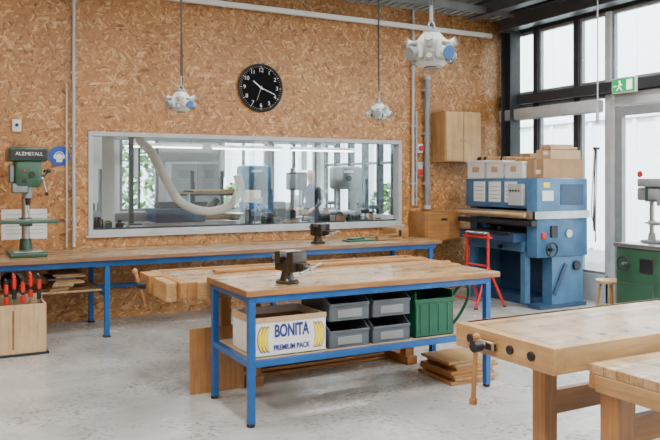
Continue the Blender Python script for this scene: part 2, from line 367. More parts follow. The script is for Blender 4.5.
# ------------------------------------------------------------------ neighbour workshop
YN=14.0
b=B('wall_far',loc=(0,0,0),bev=0)
wins=[(3.0,3.75),(5.0,6.05),(6.15,7.2)]
b.b2(-1,XR,YN,YN+0.15,0,0.95,M_WALLW); b.b2(-1,XR,YN,YN+0.15,2.6,3.4,M_WALLW)
xs=[-1]+[v for w in wins for v in w]+[XR]
for i in range(0,len(xs),2): b.b2(xs[i],xs[i+1],YN,YN+0.15,0.95,2.6,M_WALLW)
b.done()
for w in wins:
    b=B('window_%d'%k,bev=0); k+=1
    b.b2(w[0],w[0]+0.06,YN+0.02,YN+0.1,0.95,2.6,M_MGREY); b.b2(w[1]-0.06,w[1],YN+0.02,YN+0.1,0.95,2.6,M_MGREY)
    b.b2(w[0]+0.06,w[1]-0.06,YN+0.02,YN+0.1,0.95,1.0,M_MGREY); b.b2(w[0]+0.06,w[1]-0.06,YN+0.02,YN+0.1,2.55,2.6,M_MGREY)
    mx_=(w[0]+w[1])/2
    b.b2(mx_-0.02,mx_+0.02,YN+0.02,YN+0.1,1.0,2.55,M_DARK)
    b.b2(w[0]+0.06,mx_-0.02,YN+0.05,YN+0.055,1.0,2.55,G_CLEAR); b.b2(mx_+0.02,w[1]-0.06,YN+0.05,YN+0.055,1.0,2.55,G_CLEAR); b.done()
b=B('wall_side_far',bev=0); b.b2(XR,XR+0.12,YB+0.14,YN+0.15,0,0.9,M_WALLW); b.b2(XR,XR+0.12,YB+0.14,YN+0.15,2.5,3.4,M_DARK)
for y in (8.55,9.6,10.7,11.3,11.8,12.35,12.9,13.5,14.05): b.b2(XR,XR+0.12,y-0.04,y+0.04,0.9,2.5,M_DARK)
b.b2(XR+0.02,XR+0.1,YB+0.14,YN+0.1,1.85,1.9,M_MGREY)
b.done()
b=B('window_%d'%k,bev=0); k+=1; b.b2(XR+0.11,XR+0.115,YB+0.2,YN,0.9,2.5,G_CLEAR); b.done()
b=B('wall_side_near',bev=0); b.b2(-1.1,-1,YB+0.14,YN,0,3.4,M_WALLW); b.done()
b=B('ceiling_far',bev=0); b.b2(-1.1,XR+0.12,YB+0.14,YN+0.15,3.4,3.5,M_WALLW); b.done()
b=B('duct_hose',bev=0)
b.tube([(2.22,9.6,3.38),(2.24,9.6,2.6),(2.32,9.6,2.1),(2.47,9.6,1.92),(2.63,9.6,1.62),(2.86,9.6,1.26),(3.21,9.6,1.12),(3.54,9.6,1.18),(3.72,9.6,1.42),(3.68,9.6,1.62)],0.055,M_HOSE,n=14,sub=14,ribs=True)
b.done()
def tablesaw(loc):
    b=B('table_saw',loc=loc)
    b.b2(-0.5,0.5,-0.35,0.35,0,0.8,M_MGREY); b.b2(-0.9,0.7,-0.45,0.45,0.82,0.87,M_STEEL); b.b2(-0.15,0.35,-0.04,0.04,1.02,1.16,M_BLACK)
    b.b2(-0.5,0.5,-0.3,0.3,0.8,0.82,M_BLACK)
    b.cyl((0.4,0,0.87),(0.4,0,1.2),0.02,M_MGREY); b.cyl((0.1,0,1.16),(0.1,0,1.5),0.03,M_BLACK); b.b2(-0.9,-0.3,-0.5,-0.47,0.86,0.95,M_STEEL)
    b.b2(-0.55,-0.5,-0.2,0.1,0.4,0.7,M_BLUE); b.cyl((0,-0.36,0.6),(0,-0.42,0.6),0.1,M_BLACK); return b.done()
tablesaw((3.9,12.6,0))
def bandsaw(loc,m):
    b=B('band_saw',loc=loc)
    b.b2(-0.30,0.30,-0.2,0.2,0,0.8,m,bev=0.03); b.b2(-0.4,0.35,-0.35,0.35,0.95,0.99,M_STEEL); b.b2(-0.1,0.1,-0.1,0.1,0.8,0.95,M_MGREY)
    b.b2(0.18,0.30,-0.12,0.12,0.8,1.4,m); b.b2(-0.28,0.30,-0.14,0.14,1.38,1.80,m,bev=0.06); b.cyl((-0.18,0,0.99),(-0.18,0,1.4),0.012,M_STEEL)
    b.cyl((0.0,-0.16,1.58),(0.0,-0.14,1.58),0.05,M_BLACK); b.b2(-0.1,0.1,-0.15,-0.14,1.68,1.72,M_WHITE); return b.done()
bandsaw((4.75,11.6,0),M_MBLUE); bandsaw((6.55,11.6,0),M_MGREY)
b=B('thickness_planer',loc=(3.1,10.9,0),bev=0.01)
b.b2(-0.55,0.55,-0.4,0.4,0.02,0.85,M_MBLUE_D); b.b2(-0.95,0.95,-0.28,0.28,0.85,0.92,M_STEEL); b.b2(-0.3,0.45,-0.3,0.35,0.92,1.12,M_MBLUE_D); b.b2(-0.2,0.2,-0.2,0.2,1.12,1.22,M_BLACK)
b.cyl((-0.5,-0.42,0.6),(-0.5,-0.46,0.6),0.12,M_BLACK); b.b2(-0.95,0.2,0.22,0.26,0.92,1.06,M_MGREY); b.cyl((0.5,0,1.0),(0.75,0,1.25),0.06,M_BLACK); b.b2(-0.5,0.5,-0.41,-0.4,0.3,0.4,M_WHITE); b.b2(-0.6,0.6,-0.42,0.42,0,0.02,M_BLACK)
b.cyl((0.25,-0.1,1.12),(0.25,-0.1,1.38),0.02,M_STEEL); b.torus((0.25,-0.1,1.38),0.07,0.012,M_BLACK)
b.done()
b=B('dust_extractor'); x,y=5.35,13.1
b.b2(x-0.4,x+0.4,y-0.3,y+0.3,0.1,0.5,M_MBLUE); b.cyl((x,y,0.5),(x,y,1.0),0.25,M_LGREY,n=24); b.cyl((x,y,1.0),(x,y,1.12),0.27,M_BLUE,n=24); b.cyl((x,y,1.12),(x,y,1.65),0.24,M_HOSE,n=24,r2=0.2); b.cyl((x-.3,y,0),(x-.3,y,0.1),0.05,M_BLACK); b.cyl((x+.3,y,0),(x+.3,y,0.1),0.05,M_BLACK); b.done()
def farbench(loc,L,top=0.20,seed=1):
    b=B('far_workbench',loc=loc); R=random.Random(seed)
    b.b2(0,L,0,0.7,0.80,0.86,W_LTX)
    for xx in (0.05,L-0.13):
        for yy in (0.05,0.57): b.b2(xx,xx+0.08,yy,yy+0.08,0,0.8,W_LTZ)
    b.b2(0.13,L-0.13,0.1,0.14,0.3,0.4,W_LTX)
    for row in (0.08,0.36):
        a=0.06
        while a<L-0.22:
            w_=R.uniform(0.06,0.17); c=row+R.uniform(0,0.06); h=R.uniform(0.05,top+0.15*(row>0.2)); mm=R.choice([M_CARD,M_BLACK,M_LGREY,M_DARK,M_WHITE,M_GREY,W_PLY,M_MGREY,M_GREEN,M_MBLUE,M_BLACK])
            q=R.random()
            if q<0.35: b.cyl((a+0.06,c+0.06,0.86),(a+0.06,c+0.06,0.86+h),0.045,mm,n=14); b.cyl((a+0.06,c+0.06,0.86+h),(a+0.06,c+0.06,0.90+h),0.025,M_BLACK,n=12)
            elif q<0.6: b.b2(a,a+w_,c,c+0.12,0.86,0.92,mm); b.cyl((a+w_/2,c+0.06,0.92),(a+w_/2+0.02,c+0.06,0.92+h),0.014,M_BLACK,n=8); b.b2(a+w_/2-0.04,a+w_/2+0.08,c+0.02,c+0.1,0.92+h,0.99+h,mm)
            else: b.b2(a,a+w_,c,c+0.15,0.86,0.86+h,mm); b.b2(a+0.01,a+w_-0.01,c+0.02,c+0.13,0.86+h,0.875+h,M_BLACK)
            a+=w_+R.uniform(0.02,0.08)
    return b.done()
farbench((3.95,9.7,0),1.1,0.20,3); farbench((5.2,9.9,0),1.3,0.18,5); farbench((1.5,12.9,0),1.3,0.3,8); farbench((1.5,8.75,0),0.8,0.2,11); farbench((6.0,12.6,0),1.2,0.4,13)
b=B('upright_drill_machine',loc=(5.25,11.0,0)); b.b2(-0.2,0.2,-0.25,0.25,0,0.12,M_DARK); b.cyl((0,0.1,0.12),(0,0.1,1.75),0.04,M_STEEL); b.b2(-0.09,0.09,-0.3,0.2,1.38,1.68,M_MGREY,bev=0.03); b.cyl((0,-0.2,1.15),(0,-0.2,1.38),0.025,M_STEEL); b.b2(-0.18,0.18,-0.3,0.1,0.9,0.94,M_STEEL); b.done()
b=B('white_column',bev=0); b.b2(1.95,2.12,10.2,10.37,0,3.4,M_WALLW); b.b2(1.93,1.95,10.22,10.35,1.1,1.7,M_MGREY); b.done()
b=B('steel_post',bev=0); b.b2(2.32,2.38,10.2,10.26,0,3.4,M_DARK); b.b2(2.28,2.42,10.16,10.30,0,0.015,M_DARK); b.done()
b=B('tall_locker',loc=(4.35,13.7,0)); b.b2(-0.5,0.5,-0.2,0.2,0,1.9,M_WALLG); b.b2(-0.49,-0.01,-0.22,-0.2,0.05,1.86,M_MGREY); b.b2(0.01,0.49,-0.22,-0.2,0.05,1.86,M_MGREY)
for i in range(4): b.b2(-0.35,-0.15,-0.225,-0.22,1.6+0.04*i,1.61+0.04*i,M_BLACK); b.b2(0.15,0.35,-0.225,-0.22,1.6+0.04*i,1.61+0.04*i,M_BLACK)
b.done()
b=B('extraction_pipe',bev=0); b.tube([(2.6,13.2,2.35),(4.0,13.2,2.35),(5.5,13.2,2.35),(7.2,13.2,2.35)],0.09,M_LGREY,n=16)
for x in (3.1,4.75,6.5): b.cyl((x,13.2,2.35),(x,13.2,1.6 if x!=6.5 else 1.75),0.06,M_LGREY); b.cyl((x,13.2,2.4),(x,13.2,2.7),0.008,M_STEEL,n=8)
b.done()
# linear luminaires in the far room
for (x0,x1,y) in ((2.6,3.9,11.8),(4.1,5.4,11.9),(5.6,6.9,11.9)):
    b=B('linear_pendant_lamp',bev=0); b.b2(x0,x1,y-0.05,y+0.05,2.10,2.15,M_WHITE); b.b2(x0+0.02,x1-0.02,y-0.035,y+0.035,2.08,2.10,M_TUBE)
    b.cyl((x0+0.2,y,2.15),(x0+0.2,y,3.39),0.004,M_BLACK,n=6); b.cyl((x1-0.2,y,2.15),(x1-0.2,y,3.39),0.004,M_BLACK,n=6); b.done()
b=B('wooden_cupboard',loc=(6.72,9.2,0)); b.b2(-0.3,0.3,-0.25,0.25,0,2.0,W_ORZ); b.b2(-0.29,-0.005,-0.27,-0.25,0.05,1.95,W_ORZ); b.b2(0.005,0.29,-0.27,-0.25,0.05,1.95,W_ORZ); b.sph((0.03,-0.28,1.1),0.015,M_STEEL); b.done()
b=B('timber_rack'); 
for x in (3.55,4.05): b.b2(x,x+0.05,11.3,11.35,0,1.7,M_DARK); b.b2(x,x+0.05,11.0,11.35,0.0,0.04,M_DARK)
for z in (0.5,0.9,1.3): b.b2(3.3,4.3,11.1,11.3,z,z+0.03,M_DARK)
for i in range(14): z=[0.53,0.93,1.33][i%3]; b.b2(3.28+0.02*i,4.22+0.01*i,11.11+0.035*(i%5),11.14+0.035*(i%5),z,z+0.04+0.01*(i%4),[W_LTX,W_ORX,W_PLY][i%3])
b.done()

def person(loc,rz):
    J=[((0,0,0.95),.13,.10),((0,0,1.12),.12,.09),((0,0.0,1.30),.145,.10),((0,0,1.43),.08,.07),((0,-0.01,1.50),.05,.05),((0,-0.02,1.58),.068,.08),((0,-0.03,1.67),.072,.088),((0,-0.02,1.73),.055,.06)]
    E=[(i,i+1) for i in range(7)]
    def chain(root,pts):
        p=root
        for q in pts: J.append(q); E.append((p,len(J)-1)); p=len(J)-1
        return p
    for s in (-1,1):
        chain(0,[((s*0.10,0,0.88),.085,.085),((s*0.11,-0.01,0.50),.06,.06),((s*0.11,0.02,0.10),.04,.04),((s*0.12,-0.06,0.045),.042,.038),((s*0.13,-0.16,0.035),.035,.025)])
        w_=chain(2,[((s*0.155,0,1.40),.055,.055),((s*0.19,-0.01,1.15),.040,.040),((s*0.15,-0.22,1.05),.028,.028),((s*0.135,-0.30,1.03),.022,.034)])
        for q in range(4):
            o=(q-1.5)*0.019; l=[.075,.088,.082,.062][q]
            chain(w_,[((s*0.133+o,-0.34,1.025),.0095,.0095),((s*0.133+o,-0.34-l*0.5,1.01),.0085,.0085),((s*0.133+o,-0.34-l*0.85,0.98),.0075,.0075)])
        chain(w_,[((s*0.133-s*0.04,-0.305,1.02),.0105,.0105),((s*0.133-s*0.055,-0.34,1.005),.009,.009)])
    me=bpy.data.meshes.new('body'); me.from_pydata([j[0] for j in J],E,[]); o=bpy.data.objects.new('tmp',me); scene.collection.objects.link(o)
    sk=o.modifiers.new('s','SKIN'); 
    for v,j in zip(me.skin_vertices[0].data,J): v.radius=(j[1],j[2]); v.use_root=False
    me.skin_vertices[0].data[0].use_root=True
    ss=o.modifiers.new('ss','SUBSURF'); ss.levels=2
    dg=bpy.context.evaluated_depsgraph_get(); dg.update()
    m2=bpy.data.meshes.new_from_object(o.evaluated_get(dg)); bpy.data.objects.remove(o)
    m2.materials.clear()
    for m in (M_SHIRT,M_PANTS,M_SKIN,M_HAIR,M_BLACK): m2.materials.append(m)
    for p in m2.polygons:
        c=p.center; p.use_smooth=True
        i=0
        if c.z<0.95: i=1
        if c.z<0.08: i=4
        if c.z>1.48: i=2
        if c.z>1.71 or (c.z>1.58 and c.y>0.0): i=3
        if c.y<-0.24 and 0.9<c.z<1.1: i=2
        p.material_index=i
    root=bpy.data.objects.new('person',None); scene.collection.objects.link(root); root.location=loc; root.rotation_euler=(0,0,rz)
    bo=bpy.data.objects.new('body',m2); scene.collection.objects.link(bo); bo.parent=root
    h=B('face',loc=(0,0,0),bev=0)
    for s in (-1,1): h.sph((s*0.027,-0.108,1.66),0.008,M_BLACK); h.sph((s*0.072,-0.02,1.64),0.02,M_SKIN,(0.4,0.7,1.2))
    h.sph((0,-0.118,1.63),0.013,M_SKIN,(0.8,1,1.4)); h.sph((0,-0.105,1.592),0.016,M_RED,(1,0.4,0.3)); fo=h.done(False); fo.parent=root
    return root
try: person((5.86,11.6,0),-0.9)
except Exception as ex: print('person failed',ex)

# ------------------------------------------------------------------ wall items
b=B('round_clock',bev=0)
cx,cz=3.50,2.69; R=0.295; y=YB
b.cyl((cx,y-0.002,cz),(cx,y-0.035,cz),R-0.01,M_FACE,n=64)
b.torus((cx,y-0.035,cz),R-0.008,0.012,M_BLACK,rot=(PI/2,0,0),n=64)
for i in range(60):
    a=i*PI/30; l=0.022 if i%5==0 else 0.010; w=0.006 if i%5==0 else 0.003
    rr=R-0.035
    b.box((cx+rr*math.sin(a),y-0.037,cz+rr*math.cos(a)),(w,0.002,l),M_WHITE,rot=(0,a,0))
def hand(a,l,w,yy):
    b.box((cx+(l/2-0.03)*math.sin(a),yy,cz+(l/2-0.03)*math.cos(a)),(w,0.002,l),M_WHITE,rot=(0,a,0))
hand(math.radians(308),0.16,0.013,y-0.040); hand(math.radians(112),0.23,0.009,y-0.043); hand(math.radians(200),0.2,0.003,y-0.045)
b.cyl((cx,y-0.036,cz),(cx,y-0.048,cz),0.012,M_WHITE)
ob=b.done()
for h in range(1,13):
    a=h*PI/6; rr=R-0.078
    text(ob,str(h),0.068,(cx+rr*math.sin(a),y-0.0372,cz+rr*math.cos(a)),(PI/2,0,0),M_WHITE,'numeral_%d'%h)
b=B('ear_protection_sign',bev=0); cx,cz=1.145,1.81
b.cyl((cx,YB-0.001,cz),(cx,YB-0.008,cz),0.11,M_SIGNB,n=40); b.cyl((cx,YB-0.008,cz-0.005),(cx,YB-0.010,cz-0.005),0.033,M_WHITE,n=30)
b.torus((cx,YB-0.010,cz),0.046,0.005,M_WHITE,rot=(PI/2,0,0)); 
for s in (-1,1): b.b2(cx+s*0.046-0.011,cx+s*0.046+0.011,YB-0.014,YB-0.008,cz-0.025,cz+0.015,M_WHITE)
b.b2(cx-0.03,cx+0.03,YB-0.010,YB-0.008,cz-0.065,cz-0.042,M_WHITE)
b.done()
b=B('light_switch'); b.b2(0.67,0.76,YB-0.05,YB-0.002,2.06,2.19,M_CREAM,bev=0.008); b.cyl((0.715,YB-0.05,2.13),(0.715,YB-0.07,2.13),0.018,M_BLACK); b.done()
b=B('paper_notice',bev=0); b.b2(0.57,1.02,YB-0.006,YB-0.001,0.92,1.24,M_PAPER)
for i in range(6): b.b2(0.61,0.98,YB-0.008,YB-0.006,1.18-0.04*i,1.185-0.04*i,M_MGREY)
b.done()
b=B('hanging_cabinet'); b.b2(6.10,6.72,8.02,YB-0.002,1.80,2.50,W_LTZ); b.b2(6.11,6.405,8.0,8.02,1.81,2.49,W_LTZ); b.b2(6.415,6.71,8.0,8.02,1.81,2.49,W_LTZ)
b.sph((6.37,7.99,2.1),0.014,M_STEEL); b.sph((6.45,7.99,2.1),0.014,M_STEEL); b.done()
b=B('wooden_tool_box'); b.b2(5.72,6.32,7.95,YB-0.002,0.72,1.12,W_ORX); b.b2(5.74,6.30,7.93,7.95,0.74,1.10,W_ORX); b.b2(5.97,6.07,7.925,7.932,1.0,1.03,M_BLACK); b.done()

# ------------------------------------------------------------------ long bench on back wall
b=B('long_workbench')
b.b2(-1.2,5.5,7.3,8.3,0.765,0.80,W_TOPX); b.b2(-1.2,5.5,7.285,7.30,0.76,0.80,W_DK)
b.b2(-1.2,5.45,7.34,7.39,0.70,0.765,M_BLUE); b.b2(-1.2,5.45,8.2,8.25,0.70,0.765,M_BLUE)
for x in (-1.1,1.43,3.6,5.35):
    for y in (7.34,8.19): b.b2(x,x+0.05,y,y+0.05,0.015,0.70,M_BLUE); b.b2(x-0.01,x+0.06,y-0.01,y+0.06,0,0.015,M_BLACK)
    b.b2(x,x+0.05,7.39,8.19,0.40,0.44,M_BLUE); b.b2(x,x+0.05,7.39,8.19,0.70,0.74,M_BLUE)
b.b2(-1.1,1.43,7.5,8.15,0.44,0.46,W_TOPX)
b.b2(1.48,3.6,8.19,8.24,0.36,0.40,M_BLUE)
b.done()
b=B('wood_offcuts')
for i in range(8):
    x=0.95+random.uniform(0,0.1); z=0.46+0.02*i
    b.b2(x-0.02,x+random.uniform(0.15,0.30),7.55+random.uniform(0,.05),8.0,z,z+0.018,random.choice([W_LTX,W_PLY,M_BLACK,M_GREY,W_ORX]))
b.done()
b=B('storage_sack',bev=0); b.sph((0.55,7.8,0.56),0.15,M_CREAM,(1.3,1,0.65)); b.sph((0.6,7.7,0.56),0.1,M_BLACK,(1,1,0.9)); b.done()
b=B('clamp_crate')
x0,x1,yy0,yy1=0.33,0.84,6.92,7.22; h=0.45
b.b2(x0,x1,yy0,yy0+0.018,0.02,h,W_PLY); b.b2(x0,x1,yy1-0.018,yy1,0.02,h+0.05,W_PLY); b.b2(x0,x0+0.018,yy0+0.018,yy1-0.018,0.02,h,W_PLY); b.b2(x1-0.018,x1,yy0+0.018,yy1-0.018,0.02,h,W_PLY)
b.b2(x0-0.02,x1+0.02,yy0-0.02,yy1+0.02,0,0.02,M_BLACK); b.b2(0.56,0.575,yy0-0.002,yy0,0.06,0.4,W_DK); b.done()
for i in range(7):
    x=x0+0.05+i*0.068; y=7.08+0.03*(i%2); dz=[0,0.02,-0.03,0.01,-0.02,0.02,0][i]
    b=B('bar_clamp',bev=0.001)
    b.b2(x-0.005,x+0.005,y-0.012,y+0.012,0.022,0.70+dz,M_STEEL)
    b.b2(x-0.012,x+0.012,y-0.10,y+0.02,0.66+dz,0.69+dz,M_RED if i%2 else M_BLACK); b.b2(x-0.012,x+0.012,y-0.10,y+0.02,0.545+dz,0.57+dz,M_BLACK)
    b.cyl((x,y-0.085,0.46+dz),(x,y-0.085,0.66+dz),0.006,M_STEEL,n=8); b.cyl((x,y-0.085,0.575+dz),(x,y-0.085,0.655+dz),0.019,M_RED,n=10); b.cyl((x,y-0.085,0.48+dz),(x,y-0.085,0.54+dz),0.021,M_RED if i%3 else M_BLACK,n=10)
    b.done()

def vise(loc,s=1.0,rz=0,m=M_CAST):
    b=B('bench_vise',loc=loc,rz=rz,bev=0.003*s)
    f=lambda *a: tuple(v*s for v in a)
    def BX(x0,x1,y0,y1,z0,z1,mm=m,bev=0): b.b2(x0*s,x1*s,y0*s,y1*s,z0*s,z1*s,mm,bev)
    b.cyl(f(0,0,0),f(0,0,0.02),0.085*s,m,n=28); b.cyl(f(0,0,0.02),f(0,0,0.09),0.055*s,m,r2=0.04*s)
    for a in range(4): b.cyl(f(0.068*math.cos(a*PI/2+.78),0.068*math.sin(a*PI/2+.78),0.02),f(0.068*math.cos(a*PI/2+.78),0.068*math.sin(a*PI/2+.78),0.032),0.011*s,M_STEEL,n=6)
    BX(-0.045,0.045,-0.09,0.09,0.09,0.17,m,0.012*s)
    BX(-0.035,0.035,-0.20,-0.08,0.10,0.155)
    BX(-0.075,0.075,0.0,0.06,0.15,0.235,m,0.01*s); BX(-0.075,0.075,-0.006,0.0,0.195,0.24,M_STEEL)
    BX(-0.075,0.075,-0.13,-0.065,0.09,0.235,m,0.01*s); BX(-0.075,0.075,-0.065,-0.058,0.195,0.24,M_STEEL)
    BX(-0.04,0.04,0.06,0.12,0.17,0.205,M_STEEL)
    b.cyl(f(0,-0.20,0.125),f(0,-0.25,0.125),0.018*s,M_STEEL); b.cyl(f(-0.10,-0.235,0.10),f(0.10,-0.235,0.15),0.008*s,M_STEEL,n=10)
    b.sph(f(-0.10,-0.235,0.10),0.012*s,M_STEEL); b.sph(f(0.10,-0.235,0.15),0.012*s,M_STEEL)
    return b.done()
vise((2.05,4.42,0.86),0.92,0.35); vise((3.95,7.65,0.80),1.0,0.3)
b=B('work_cloth',bev=0.004); b.b2(4.35,4.72,7.6,7.8,0.80,0.82,M_GREEN2,bev=0.008); b.box((4.5,7.7,0.83),(0.25,0.1,0.02),M_GREEN2,rot=(0,0,0.4)); b.done()
b=B('wood_pieces')
for i in range(6): b.box((4.95,7.65+0.05*(i%3),0.815+0.022*(i%3)),(0.36,0.06,0.02),random.choice([W_LTX,W_ORX,W_DK]),rot=(0,0,random.uniform(-.3,.3)))
b.done()
b=B('wooden_block'); b.b2(5.22,5.42,7.9,8.2,0.80,0.93,W_ORX,bev=0.01); b.b2(5.26,5.30,7.89,7.9,0.82,0.9,M_BLACK); b.done()

# ------------------------------------------------------------------ drill press
def drill_press(loc,m,rz=0,label=None,s=1.0,m2=None,base=True):
    m2=m2 or m
    b=B('drill_press',loc=loc,rz=rz,bev=0.004)
    def BX(x0,x1,y0,y1,z0,z1,mm=m,bev=0): b.b2(x0*s,x1*s,y0*s,y1*s,z0*s,z1*s,mm,bev*s)
    f=lambda *a: tuple(v*s for v in a)
    BX(-0.17,0.17,-0.26,0.20,0,0.045,m,0.015); BX(-0.13,0.13,-0.22,0.0,0.045,0.055,M_STEEL)
    b.cyl(f(0,0.1,0.045),f(0,0.1,0.16),0.065*s,m,r2=0.052*s); b.cyl(f(0,0.1,0.16),f(0,0.1,0.98),0.038*s,M_STEEL,n=24)
    BX(-0.27,0.27,-0.24,0.03,0.325,0.355,m,0.008); BX(-0.23,0.23,-0.2,-0.01,0.355,0.362,M_STEEL); b.cyl(f(0,0.1,0.29),f(0,0.1,0.37),0.06*s,m); BX(-0.05,0.05,-0.05,0.1,0.29,0.33,m)
    b.cyl(f(0.06,0.1,0.33),f(0.14,0.1,0.33),0.01*s,M_STEEL); b.sph(f(0.15,0.1,0.33),0.017*s,M_BLACK)
    BX(-0.12,0.12,-0.20,0.17,0.68,0.95,m2,0.03)
    BX(-0.18,0.18,-0.24,0.26,0.93,1.07,m,0.03)
    BX(-0.165,0.165,-0.245,-0.235,0.955,1.045,M_BLACK)
    BX(-0.08,0.08,0.17,0.34,0.70,0.92,M_MGREY,0.03)
    b.cyl(f(0,-0.12,0.68),f(0,-0.12,0.57),0.042*s,M_MGREY); b.cyl(f(0,-0.12,0.57),f(0,-0.12,0.50),0.028*s,M_BLACK,r2=0.016*s); b.cyl(f(0,-0.12,0.50),f(0,-0.12,0.42),0.006*s,M_STEEL,n=8)
    b.cyl(f(0.10,-0.08,0.76),f(0.15,-0.08,0.76),0.03*s,M_STEEL)
    for k_ in range(3):
        a=k_*2*PI/3+0.5; e=(0.18,-0.08+0.15*math.cos(a),0.76+0.15*math.sin(a))
        b.cyl(f(0.14,-0.08,0.76),f(*e),0.007*s,M_STEEL,n=8); b.sph(f(*e),0.02*s,M_BLACK)
    BX(-0.06,-0.02,-0.205,-0.20,0.72,0.76,M_BLACK); b.cyl(f(0.03,-0.20,0.80),f(0.03,-0.215,0.80),0.03*s,M_BLACK); b.cyl(f(-0.04,-0.20,0.84),f(-0.04,-0.21,0.84),0.012*s,M_RED)
    BX(-0.15,0.0,-0.19,-0.1,0.62,0.72,M_MGREY,0.01); BX(-0.17,-0.12,-0.15,0.05,0.72,0.90,M_MGREY,0.01)
    ob=b.done()
    if label:
        t=text(ob,label,0.046*s,Vector(loc)+Vector((0,-0.2455*s,1.0*s)),(PI/2,0,0),M_CREAM,'nameplate')
    return ob
drill_press((0.76,7.78,0.802),M_GREEN,0,'ALZMETALL',1.0)

# ------------------------------------------------------------------ front blue bench
b=B('steel_frame_workbench')
X0,X1,Y0,Y1=1.68,3.72,4.22,4.97
b.b2(X0,X1,Y0,Y1,0.825,0.86,W_TOPX); b.b2(X0-0.003,X1+0.003,Y0-0.006,Y0,0.82,0.858,W_ORX); b.b2(X0-0.006,X0,Y0,Y1,0.82,0.858,W_DK)
L=0.045; lx0=X0+0.0; lx1=X1-0.12
for x in (lx0+0.02,lx1):
    for y in (Y0+0.01,Y1-0.06):
        b.b2(x,x+L,y,y+L,0.02,0.78,M_BLUE); b.cyl((x+L/2,y+L/2,0),(x+L/2,y+L/2,0.02),0.028,M_BLACK)
    b.b2(x,x+L,Y0+0.055,Y1-0.06,0.37,0.41,M_BLUE); b.b2(x,x+L,Y0+0.055,Y1-0.06,0.78,0.82,M_BLUE)
    b.b2(x,x+L,Y0+0.01,Y0+0.055,0.78,0.82,M_BLUE); b.b2(x,x+L,Y1-0.06,Y1-0.015,0.78,0.82,M_BLUE)
for y in (Y0+0.01,Y1-0.06):
    b.b2(lx0+0.065,lx1,y,y+L,0.37,0.41,M_BLUE); b.b2(lx0+0.065,lx1,y,y+L,0.775,0.82,M_BLUE)
b.b2(lx0+0.065,lx1,Y0+0.055,Y1-0.06,0.395,0.415,W_PLY)
b.done()
b=B('banana_box',bev=0.002)
x0,x1,y0,y1,z0,z1=1.77,2.27,4.285,4.70,0.418,0.665
b.b2(x0,x1,y0,y0+0.008,z0,z1,M_PAPER); b.b2(x0,x1,y1-0.008,y1,z0,z1,M_PAPER); b.b2(x0,x0+0.008,y0+0.008,y1-0.008,z0,z1-0.05,M_PAPER); b.b2(x1-0.008,x1,y0+0.008,y1-0.008,z0,z1,M_PAPER); b.b2(x0,x1,y0,y1,z0,z0+0.006,M_PAPER)
b.b2(x0-0.004,x1+0.004,y0-0.004,y0,z1-0.03,z1+0.005,M_CARD2); b.b2(x0-0.004,x0,y0,y1,z1-0.045,z1+0.005,M_CARD2); b.b2(x0+0.01,x1-0.01,y0+0.01,y1-0.01,z1-0.08,z1-0.05,M_CARD)
def banana(cx,cz,flip,mt,k_,yy):
    pts=[]
    for i in range(13):
        a=-1.25+2.5*i/12; pts.append((cx+flip*(math.cos(a)*0.046-0.03+(k_-1)*0.05),cz+math.sin(a)*0.085*(1+(k_-1)*0.6)))
    for i in range(12,-1,-1):
        a=-1.25+2.5*i/12; pts.append((cx+flip*(math.cos(a)*0.024-0.03-(k_-1)*0.03),cz+math.sin(a)*0.08*(1+(k_-1)*0.6)))
    b.prism(pts,'Y',yy,yy-0.001,mt)
for i,dx in enumerate((0,0.022,0.044)):
    banana(x0+0.028+dx,z0+0.11,-1,M_INK,1.10,y0-0.0004-i*0.0002); banana(x0+0.028+dx,z0+0.11,-1,M_YEL,1.0,y0-0.0018-i*0.0002)
    banana(x1-0.028-dx,z0+0.11,1,M_INK,1.10,y0-0.0004-i*0.0002); banana(x1-0.028-dx,z0+0.11,1,M_YEL,1.0,y0-0.0018-i*0.0002)
ob=b.done()
text(ob,'BONITA',0.112,((x0+x1)/2,y0-0.0026,z0+0.155),(PI/2,0,0),M_INK,'print_1',0.0012,0.60,0.0035)
text(ob,'PREMIUM PACK',0.048,((x0+x1)/2,y0-0.0026,z0+0.050),(PI/2,0,0),M_INK,'print_2',0.0012,0.78,0.0012)
def bin_(x0,y0,z0,w=0.31,d=0.42,h=0.185,m=M_GREY):
    b=B('storage_bin',bev=0.003); t=0.008
    b.b2(x0,x0+w,y0,y0+d,z0,z0+t,m); b.b2(x0,x0+w,y0+d-t,y0+d,z0+t,z0+h,m)
    for x in (x0,x0+w-t):
        b.prism([(y0,z0+t),(y0+d-t,z0+t),(y0+d-t,z0+h),(y0+0.10,z0+h),(y0+0.0,z0+h*0.66)],'X',x,x+t,m)
    b.b2(x0+t,x0+w-t,y0,y0+t,z0+t,z0+h*0.60,m); b.b2(x0,x0+w,y0-0.008,y0+0.004,z0+h*0.55,z0+h*0.66,m)
    for x in (x0-0.006,x0+w-0.004): b.b2(x,x+0.010,y0+0.10,y0+d,z0+h-0.014,z0+h,m)
    b.b2(x0+0.06,x0+w-0.06,y0-0.006,y0,z0+0.02,z0+0.075,M_MGREY)
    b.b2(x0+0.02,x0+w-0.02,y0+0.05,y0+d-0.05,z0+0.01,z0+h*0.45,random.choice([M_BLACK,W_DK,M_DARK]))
    return b.done()
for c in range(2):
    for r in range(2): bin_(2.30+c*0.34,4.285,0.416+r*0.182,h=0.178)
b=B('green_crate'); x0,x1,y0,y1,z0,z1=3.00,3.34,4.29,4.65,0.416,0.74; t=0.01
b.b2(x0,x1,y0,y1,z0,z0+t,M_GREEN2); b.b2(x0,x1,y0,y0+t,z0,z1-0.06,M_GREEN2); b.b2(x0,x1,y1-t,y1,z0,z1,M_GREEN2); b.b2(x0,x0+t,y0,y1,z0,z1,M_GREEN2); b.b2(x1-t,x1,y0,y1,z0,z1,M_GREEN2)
b.b2(x0-0.01,x1+0.01,y0-0.01,y0+0.005,z1-0.08,z1-0.05,M_GREEN2)
